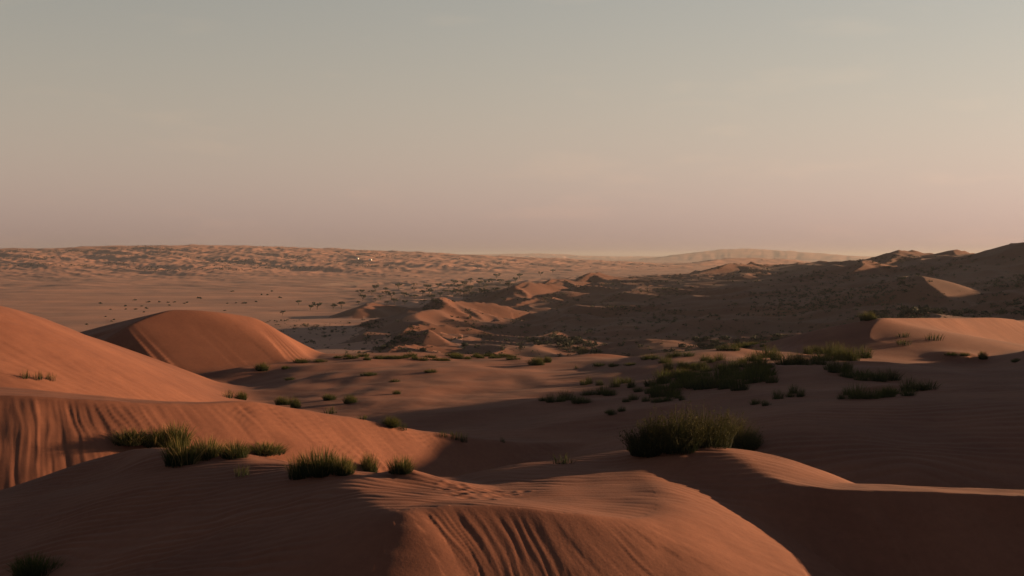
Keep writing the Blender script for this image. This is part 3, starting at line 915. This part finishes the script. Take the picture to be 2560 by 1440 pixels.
bank = [(1380, 1008, 70, 24), (1440, 1002, 80, 26), (1500, 988, 80, 30), (1560, 965, 70, 30), (1590, 1000, 60, 18), (1535, 1032, 46, 18), (1620, 985, 60, 20), (1660, 962, 100, 28), (1712, 946, 70, 32),
        (1745, 925, 60, 26), (1790, 965, 110, 46), (1850, 952, 120, 50), (1905, 945, 80, 40), (1880, 908, 70, 30), (1930, 895, 60, 34), (1975, 908, 70, 46), (2025, 912, 90, 44), (2085, 905, 90, 42), (2135, 900, 70, 36),
        (1830, 872, 70, 18), (1885, 868, 50, 16), (1780, 905, 60, 22), (1902, 1016, 36, 20), (1962, 998, 46, 26), (1992, 988, 42, 26), (2130, 948, 70, 26), (2170, 948, 90, 40), (2215, 952, 70, 36), (2300, 972, 74, 36),
        (2180, 995, 100, 42), (2240, 988, 90, 32), (2120, 992, 60, 24), (1640, 905, 60, 18), (1700, 890, 60, 20), (1480, 960, 50, 20), (1690, 1000, 50, 16)]
for i in range(22):
    t_ = rngs.uniform()
    bank.append((1640 + 510 * t_, 972 - 75 * t_ + rngs.normal(0, 26), rngs.uniform(40, 90), rngs.uniform(18, 50)))
for i, (u_, v_, w_, h_) in enumerate(bank):
    h_ *= 1.2
    big = h_ >= 42
    n_ = 3 if w_ / h_ > 1.9 else 2
    for j in range(n_):
        f = (j + .5) / n_ - .5
        tussock(u_ + f * w_ * 1.0 + rngs.uniform(-6, 6), v_ + rngs.uniform(-7, 6), w_ / n_ * rngs.uniform(1.3, 2.4), h_ * rngs.uniform(.5, 1.1),
                'dark tall tuft in the thick bush cluster on the shaded bank' if big else 'dark low tuft scattered over the shaded bank', 'wisp', False,
                'tall tufts on the shaded bank' if big else 'low tufts on the shaded bank')
for a in ((2332, 850, 60, 24, 'green tuft with a sand tail on the right lit dune', 'sparse'), (2262, 862, 60, 20, 'dry twiggy tuft near the edge of the right lit dune', 'sparse'), (2255, 842, 50, 18, 'upper dry twiggy tuft near the edge of the right lit dune', 'sparse'),
          (2456, 897, 28, 24, 'small green tuft low on the right lit dune', 'dense'), (2380, 888, 44, 10, 'dark tuft on the small mound below the right lit dune', 'fringe'), (2410, 889, 40, 10, 'second dark tuft on the small mound below the right lit dune', 'fringe'),
          (2172, 800, 50, 26, 'olive tuft on the skyline left of the right lit dune', 'dense'), (2540, 905, 40, 12, 'low green tuft at the foot of the right lit dune', 'fringe')):
    tussock(*a, dry=False, group='tufts on the right lit dune')

# ---- the big bush on the mound: several plants grown together
def big_bush(u, v, w, h, seed, label):
    rg = np.random.default_rng(seed)
    p = cast(u, v)
    d = math.hypot(p[0], p[1])
    W, H = w * d / F_PX, h * d / F_PX
    root = bpy.data.objects.new('bush', None)
    root.empty_display_size = .3
    root.location = (p[0], p[1], p[2] + CAM_Z - .05)
    link(root); tag(root, label, 'bush', 'bushes on the foreground mound')
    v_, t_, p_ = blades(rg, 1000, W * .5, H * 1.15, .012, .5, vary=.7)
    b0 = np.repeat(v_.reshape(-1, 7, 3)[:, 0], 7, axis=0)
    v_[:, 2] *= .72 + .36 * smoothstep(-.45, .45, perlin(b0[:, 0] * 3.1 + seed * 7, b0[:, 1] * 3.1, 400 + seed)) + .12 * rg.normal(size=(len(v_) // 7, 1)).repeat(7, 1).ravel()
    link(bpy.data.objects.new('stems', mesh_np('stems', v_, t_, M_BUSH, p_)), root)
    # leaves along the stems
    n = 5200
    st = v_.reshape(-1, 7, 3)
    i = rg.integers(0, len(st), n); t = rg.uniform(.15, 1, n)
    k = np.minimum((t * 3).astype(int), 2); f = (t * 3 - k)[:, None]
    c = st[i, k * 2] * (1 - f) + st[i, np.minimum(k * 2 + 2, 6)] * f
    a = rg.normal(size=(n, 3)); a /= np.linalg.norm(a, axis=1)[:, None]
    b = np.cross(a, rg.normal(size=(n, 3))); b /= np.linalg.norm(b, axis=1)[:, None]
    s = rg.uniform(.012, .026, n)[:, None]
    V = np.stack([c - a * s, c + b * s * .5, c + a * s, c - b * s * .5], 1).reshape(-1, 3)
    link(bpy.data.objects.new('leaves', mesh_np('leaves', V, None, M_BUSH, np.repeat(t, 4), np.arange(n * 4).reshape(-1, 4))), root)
    tops = st[rg.integers(0, len(st), 160), 6]
    m = len(tops); s2 = np.array([.006, .006, .030])
    o4 = np.array([[-1, 0, 0], [0, -1, 0], [1, 0, 0], [0, 1, 0], [0, 0, 1.4], [0, 0, -1]]) * s2
    V = (tops[:, None] + o4[None]).reshape(-1, 3)
    q = np.array([[0, 1, 4], [1, 2, 4], [2, 3, 4], [3, 0, 4], [1, 0, 5], [2, 1, 5], [3, 2, 5], [0, 3, 5]])
    T = (np.arange(m)[:, None, None] * 6 + q[None]).reshape(-1, 3)
    link(bpy.data.objects.new('seed_heads', mesh_np('seed_heads', V, T, M_BUSH, np.full(len(V), 1.0))), root)['kind'] = 'stuff'


big_bush(1622, 1132, 90, 92, 1, 'dark left bush of the thicket on the foreground mound')
big_bush(1685, 1122, 120, 108, 2, 'tall bush left of the middle of the foreground mound thicket')
big_bush(1752, 1114, 150, 100, 3, 'broad bush in the middle of the foreground mound thicket')
big_bush(1812, 1113, 120, 90, 4, 'bush standing over the start of the lit sand ridge')
big_bush(1862, 1122, 70, 58, 5, 'low right bush of the thicket on the foreground mound')

# ---- acacias on the plain
TREES = []
for i in range(5):
    rg = np.random.default_rng(100 + i)
    nl = 7
    cen = np.stack([rg.uniform(-2.0, 2.0, nl), rg.uniform(-2.0, 2.0, nl), rg.uniform(2.5, 3.4, nl)], 1)
    rad = rg.uniform(.75, 1.25, nl)
    v_, q_, p_ = leaf_cloud(rg, 420, cen, rad, .26, .5)
    crown = mesh_np('crown', v_, None, M_TREE, p_, q_)
    # trunk with limbs reaching into the lumps
    Vt, Qt = [], []
    def limb(a, b, r0, r1):
        a, b = np.array(a), np.array(b)
        ax = (b - a) / np.linalg.norm(b - a)
        s1 = np.cross(ax, [1, .3, .1]); s1 /= np.linalg.norm(s1); s2 = np.cross(ax, s1)
        o = len(Vt)
        for c_, r_ in ((a, r0), (b, r1)):
            for k_ in range(5):
                th = k_ * 2 * math.pi / 5
                Vt.append(c_ + r_ * (math.cos(th) * s1 + math.sin(th) * s2))
        for k_ in range(5):
            Qt.append((o + k_, o + (k_ + 1) % 5, o + 5 + (k_ + 1) % 5, o + 5 + k_))
    fork = np.array([rg.uniform(-.2, .2), rg.uniform(-.2, .2), 1.1])
    limb((0, 0, -.4), fork, .22, .16)
    for c_ in cen:
        limb(fork, c_ - np.array([0, 0, .2]), .12, .04)
    trunk = mesh_np('trunk', np.array(Vt), None, M_BARK, np.zeros(len(Vt)), np.array(Qt))
    TREES.append((trunk, crown))


def tree(u, v, w, label, group):
    p = cast(u, v, 300)
    if p is None:
        return
    d = math.hypot(p[0], p[1])
    s = w * d / F_PX / 5.2
    o = bpy.data.objects.new('acacia_tree', None)
    o.location = (p[0], p[1], p[2] + CAM_Z)
    o.rotation_euler = (0, 0, float(rngs.uniform(0, 6.28)))
    o.scale = (s, s, s * float(rngs.uniform(.85, 1.15)))
    link(o); tag(o, label, 'tree', group)
    t, c = TREES[rngs.integers(0, len(TREES))]
    link(bpy.data.objects.new('trunk', t), o); link(bpy.data.objects.new('crown', c), o)


GT = 'acacias of the grove on the plain'
for (u, v, w, lab) in ((747, 764, 17, 'lone acacia left of the clump before the dark dunes'), (793, 774, 26, 'largest acacia in the left clump before the dark dunes'), (776, 776, 18, 'smaller acacia leaning on the largest of the left clump'),
                       (853, 772, 23, 'acacia just left of the small lit dune on the plain'), (833, 774, 20, 'acacia between the left clump and the small lit dune'), (707, 789, 15, 'low acacia above the tip of the peaked dune tail'),
                       (897, 762, 15, 'small acacia right behind the small lit dune')):
    tree(u, v, w, lab, GT)
for (u, v) in ((907, 752), (902, 739), (930, 737), (939, 729), (939, 755), (952, 750), (965, 740), (965, 729), (997, 724), (979, 746), (1012, 745), (1035, 718), (1035, 728), (967, 762), (986, 761), (1012, 762), (1036, 749),
               (1057, 740), (1073, 737), (1067, 728), (1095, 723), (1060, 759), (1080, 750), (1100, 743), (1111, 735), (1122, 723), (1135, 716), (1130, 739), (1147, 725), (1140, 736), (1161, 720), (1162, 739), (1175, 733), (1176, 708),
               (1200, 717), (1205, 733), (1209, 740), (1217, 714), (1215, 722), (1230, 708), (1242, 732), (1250, 710), (1270, 714), (1272, 720), (1242, 697), (1202, 704), (1180, 740), (1150, 738), (1120, 735), (1288, 706), (1300, 698), (1352, 690), (1382, 683)):
    tree(u, v, rngs.uniform(13, 22), 'one of the small flat-topped acacias of the grove on the hazy plain', 'acacias scattered over the hazy plain')

# ---- shrubs: round leafy clumps
SHRUBS = []
for i in range(6):
    rg = np.random.default_rng(300 + i)
    nl = 4
    cen = np.stack([rg.uniform(-.3, .3, nl), rg.uniform(-.3, .3, nl), rg.uniform(.12, .38, nl)], 1)
    v_, q_, p_ = leaf_cloud(rg, 90, cen, rg.uniform(.18, .32, nl), .11, .8)
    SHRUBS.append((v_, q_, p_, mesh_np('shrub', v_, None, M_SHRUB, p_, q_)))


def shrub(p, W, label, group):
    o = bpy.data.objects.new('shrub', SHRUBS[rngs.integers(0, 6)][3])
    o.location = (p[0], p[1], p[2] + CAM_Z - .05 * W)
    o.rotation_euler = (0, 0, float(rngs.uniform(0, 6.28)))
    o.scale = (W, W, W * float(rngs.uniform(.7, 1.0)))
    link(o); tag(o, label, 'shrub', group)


for (u, v) in ((275, 774), (316, 774), (340, 774), (355, 766), (359, 781), (364, 772), (371, 756), (314, 766), (397, 756), (420, 757), (424, 764), (436, 756), (461, 759), (468, 757), (495, 746), (590, 758), (569, 759), (611, 759),
               (562, 777), (264, 792), (279, 804), (285, 800), (217, 812), (305, 815), (337, 751), (581, 729), (655, 738), (670, 738), (680, 729), (500, 747), (250, 760), (700, 745), (640, 755)):
    p = cast(u, v, 300)
    if p:
        shrub(p, rngs.uniform(8, 13) * p[1] / F_PX, 'small round shrub dotting the bare plain at the left', 'shrubs dotting the left plain')

# dune field: the nearest 300 singly, the rest as one mass
cand = []
while len(cand) < 6500:
    u, v = rngs.uniform(640, 2600), rngs.uniform(640, 892)
    if v < 800 and u < 1050:
        continue
    p = cast(u, v, 200)
    if p is None or p[1] > 1100 or p[1] < 170:
        continue
    dens = .12 + .88 * float(smoothstep(-.12, .4, perlin(np.array([p[0] / 42]), np.array([p[1] / 60]), 201))[0])
    gx = (ground(p[0] + 2, p[1]) - ground(p[0] - 2, p[1])) / 4
    if gx < -.10:                          # bare lit slip faces
        dens *= .15
    if rngs.uniform() < dens:
        cand.append((p, float(.45 + 2.3 * rngs.uniform() ** 3)))
cand.sort(key=lambda c: -c[1] / c[0][1])
for p, W in cand[:300]:
    shrub(p, W * 1.15, 'dark rounded shrub on the shaded slopes of the dune field', 'shrubs of the dune field')


def mass(name, items, label):
    VV, QQ, TT, off = [], [], [], 0
    for p, W in items:
        v_, q_, p_, _m = SHRUBS[rngs.integers(0, 6)]
        k0 = int(rngs.integers(0, 60))
        v_, q_, p_ = v_[k0 * 4:k0 * 4 + 120], q_[:30], p_[k0 * 4:k0 * 4 + 120]
        a = rngs.uniform(0, 6.28); c_, s_ = math.cos(a), math.sin(a)
        w_ = v_ * W
        VV.append(np.stack([w_[:, 0] * c_ - w_[:, 1] * s_ + p[0], w_[:, 0] * s_ + w_[:, 1] * c_ + p[1], w_[:, 2] * .8 + p[2] + CAM_Z - .05 * W], 1))
        QQ.append(q_ + off); TT.append(p_); off += len(v_)
    o = bpy.data.objects.new(name, mesh_np(name, np.concatenate(VV), None, M_SHRUB, np.concatenate(TT), np.concatenate(QQ)))
    link(o); tag(o, label, 'scrub', None, 'stuff')


mass('scrub', cand[300:], 'scattered small scrub further off in the dune field')
far_items = []
tries = 0
while len(far_items) < 1500 and tries < 24000:
    tries += 1
    u, v = rngs.uniform(-120, 2100), rngs.uniform(612, 720)
    p = cast(u, v, 1100)
    if p is None or p[1] > 4200:
        continue
    if p[2] < -19 or (u > 1000 and rngs.uniform() > .3):
        continue
    x_, y_ = np.array([p[0]]), np.array([p[1]])
    n_ = float(fbm((x_ + y_ * .3) / 150, y_ / 90, 211, 3)[0])
    if n_ < .3:
        continue
    far_items.append((p, float(rngs.uniform(1.6, 3.6))))
mass('far_scrub', far_items, 'dark patches of scrub on the far pale ridges')

# ---- two small white cabins on the far ridge
M_WHITE, _nt, _b = new_mat('white_wall')
_b.inputs['Base Color'].default_value = (.55, .53, .50, 1)
M_DARK, _nt, _b = new_mat('dark_opening')
_b.inputs['Base Color'].default_value = (.05, .045, .04, 1)


def box_mesh(name, boxes, mat):
    V, Q = [], []
    for (x0, x1, y0, y1, z0, z1) in boxes:
        o = len(V)
        V += [(x0, y0, z0), (x1, y0, z0), (x1, y1, z0), (x0, y1, z0), (x0, y0, z1), (x1, y0, z1), (x1, y1, z1), (x0, y1, z1)]
        Q += [(o + 3, o + 2, o + 1, o), (o + 4, o + 5, o + 6, o + 7), (o, o + 1, o + 5, o + 4), (o + 1, o + 2, o + 6, o + 5), (o + 2, o + 3, o + 7, o + 6), (o + 3, o, o + 4, o + 7)]
    return mesh_np(name, np.array(V, float), None, mat, None, np.array(Q))


for u, v, W, lab in ((893, 648, 6.5, 'left of two tiny white cabins on the far ridge'), (926, 651, 6.5, 'right of two tiny white cabins on the far ridge')):
    p = cast(u, v, 1100)
    if p is None:
        continue
    o = bpy.data.objects.new('white_cabin', None)
    s = W * p[1] / F_PX / 6
    o.location = (p[0], p[1], p[2] + CAM_Z); o.scale = (s, s, s); o.rotation_euler = (0, 0, R(-20))
    link(o); tag(o, lab, 'cabin', 'white cabins on the far ridge')
    link(bpy.data.objects.new('wall', box_mesh('wall', [(-3, 3, -2, 2, -.8, 2.4)], M_WHITE)), o)
    rf = mesh_np('roof', np.array([(-3.3, -2.3, 2.4), (3.3, -2.3, 2.4), (3.3, 2.3, 2.4), (-3.3, 2.3, 2.4), (-3.3, 0, 3.3), (3.3, 0, 3.3)], float), np.array([(0, 4, 3), (1, 2, 5)]), M_WHITE, None, np.array([(0, 1, 5, 4), (2, 3, 4, 5), (3, 2, 1, 0)]))
    link(bpy.data.objects.new('roof', rf), o)
    link(bpy.data.objects.new('door', box_mesh('door', [(-.5, .5, -2.05, -1.9, 0, 2)], M_DARK)), o)
    for x_ in (-1.8, 1.8):
        link(bpy.data.objects.new('window', box_mesh('window', [(x_ - .5, x_ + .5, -2.05, -1.9, .9, 1.8)], M_DARK)), o)

# ---- a vehicle raising dust on the plain track
p = cast(946, 711, 400)
M_CAR, _nt, _b = new_mat('car_paint')
_b.inputs['Base Color'].default_value = (.10, .09, .08, 1); _b.inputs['Roughness'].default_value = .4
if p:
    car = bpy.data.objects.new('vehicle', None)
    s = 5.2 * p[1] / F_PX / 4.6
    car.location = (p[0], p[1], p[2] + CAM_Z); car.scale = (s, s, s); car.rotation_euler = (0, 0, R(12))
    link(car); tag(car, 'tiny dark vehicle at the head of the dust trail on the plain', 'vehicle')
    link(bpy.data.objects.new('body', box_mesh('body', [(-2.3, 2.3, -.9, .9, .45, 1.15)], M_CAR)), car)
    cb = mesh_np('cabin', np.array([(-2.2, -.85, 1.15), (1.1, -.85, 1.15), (1.1, .85, 1.15), (-2.2, .85, 1.15), (-2.0, -.75, 1.85), (.5, -.75, 1.85), (.5, .75, 1.85), (-2.0, .75, 1.85)], float), None, M_DARK, None,
                 np.array([(4, 5, 6, 7), (0, 1, 5, 4), (1, 2, 6, 5), (2, 3, 7, 6), (3, 0, 4, 7)]))
    link(bpy.data.objects.new('cabin', cb), car)
    th = np.linspace(0, 2 * np.pi, 12, endpoint=False)
    wv = np.concatenate([np.stack([.4 * np.cos(th), np.full(12, -.12), .4 * np.sin(th)], 1), np.stack([.4 * np.cos(th), np.full(12, .12), .4 * np.sin(th)], 1)])
    wq = [(k_, (k_ + 1) % 12, 12 + (k_ + 1) % 12, 12 + k_) for k_ in range(12)]
    wt = [(0, k_ + 1, k_) for k_ in range(1, 11)] + [(12, 12 + k_, 13 + k_) for k_ in range(1, 11)]
    wm = mesh_np('wheel', wv, np.array(wt), M_DARK, None, np.array(wq))
    for x_ in (-1.45, 1.45):
        for y_ in (-.85, .85):
            w_ = bpy.data.objects.new('wheel', wm); w_.location = (x_, y_, .4)
            link(w_, car)
    # the plume: a long low volume of dust behind it
    q0 = cast(800, 717, 400) or p
    path = [(np.array(p) + (np.array(q0) - np.array(p)) * t) for t in np.linspace(0.02, 1, 10)]
    ring = 10
    V, Q = [], []
    for i, c in enumerate(path):
        t = i / 9
        hw, hh = 1.2 + 5 * t ** .7, .8 + 1.3 * math.sin(math.pi * min(1, t * .85 + .1)) + rngs.uniform(-.2, .3)
        if i == 9:
            hw, hh = 4, .8
        gz = ground(c[0], c[1]) + CAM_Z
        for k_ in range(ring):
            a = 2 * math.pi * k_ / ring
            V.append((c[0] + rngs.uniform(-1, 1), c[1] + hw * math.cos(a), gz + hh * .8 + hh * math.sin(a)))
    for i in range(9):
        for k_ in range(ring):
            a, b = i * ring + k_, i * ring + (k_ + 1) % ring
            Q.append((a + ring, b + ring, b, a))
    V.append(tuple(np.mean(V[:ring], 0))); V.append(tuple(np.mean(V[9 * ring:10 * ring], 0)))
    T3 = [(len(V) - 2, k_, (k_ + 1) % ring) for k_ in range(ring)] + [(len(V) - 1, 9 * ring + (k_ + 1) % ring, 9 * ring + k_) for k_ in range(ring)]
    dm = bpy.data.materials.new('dust'); dm.use_nodes = True; dm.node_tree.nodes.clear()
    o_ = dm.node_tree.nodes.new('ShaderNodeOutputMaterial'); v_ = dm.node_tree.nodes.new('ShaderNodeVolumePrincipled')
    v_.inputs['Color'].default_value = (.82, .70, .58, 1); v_.inputs['Density'].default_value = .006
    dm.node_tree.links.new(v_.outputs[0], o_.inputs['Volume'])
    d_ = bpy.data.objects.new('dust_plume', mesh_np('dust_plume', np.array(V), np.array(T3), dm, None, np.array(Q)))
    link(d_); tag(d_, 'pale dust trail behind the vehicle on the plain', 'dust', None, 'stuff')
print('plants', round(time.time() - T0, 1))
# ------------------------------------------------------------------ haze
hz_lo, hz_hi = float(Z.min()) + CAM_Z - 1.5, max(float(Z.max()) + CAM_Z + 3, CAM_Z + 4)
print('haze z', hz_lo, hz_hi)
L = 25000
me = bpy.data.meshes.new('haze')
vv = [(sx * L, sy * L, zz) for zz in (hz_lo, hz_hi) for sx, sy in ((-1, -1), (1, -1), (1, 1), (-1, 1))]
me.from_pydata(vv, [], [(3, 2, 1, 0), (4, 5, 6, 7), (0, 1, 5, 4), (1, 2, 6, 5), (2, 3, 7, 6), (3, 0, 4, 7)])
hm = bpy.data.materials.new('haze')
hm.use_nodes = True
hm.node_tree.nodes.clear()
ho = hm.node_tree.nodes.new('ShaderNodeOutputMaterial')
pv = hm.node_tree.nodes.new('ShaderNodeVolumePrincipled')
pv.inputs['Color'].default_value = (.25, .275, .31, 1)
pv.inputs['Density'].default_value = 0.85e-4
pv.inputs['Anisotropy'].default_value = 0.3
hm.node_tree.links.new(pv.outputs[0], ho.inputs['Volume'])
me.materials.append(hm)
haze = bpy.data.objects.new('haze', me)
haze['kind'] = 'stuff'
haze['label'] = 'pale dusty air hanging over the whole desert'
haze['category'] = 'haze'
sc.collection.objects.link(haze)
print('done', round(time.time() - T0, 1))
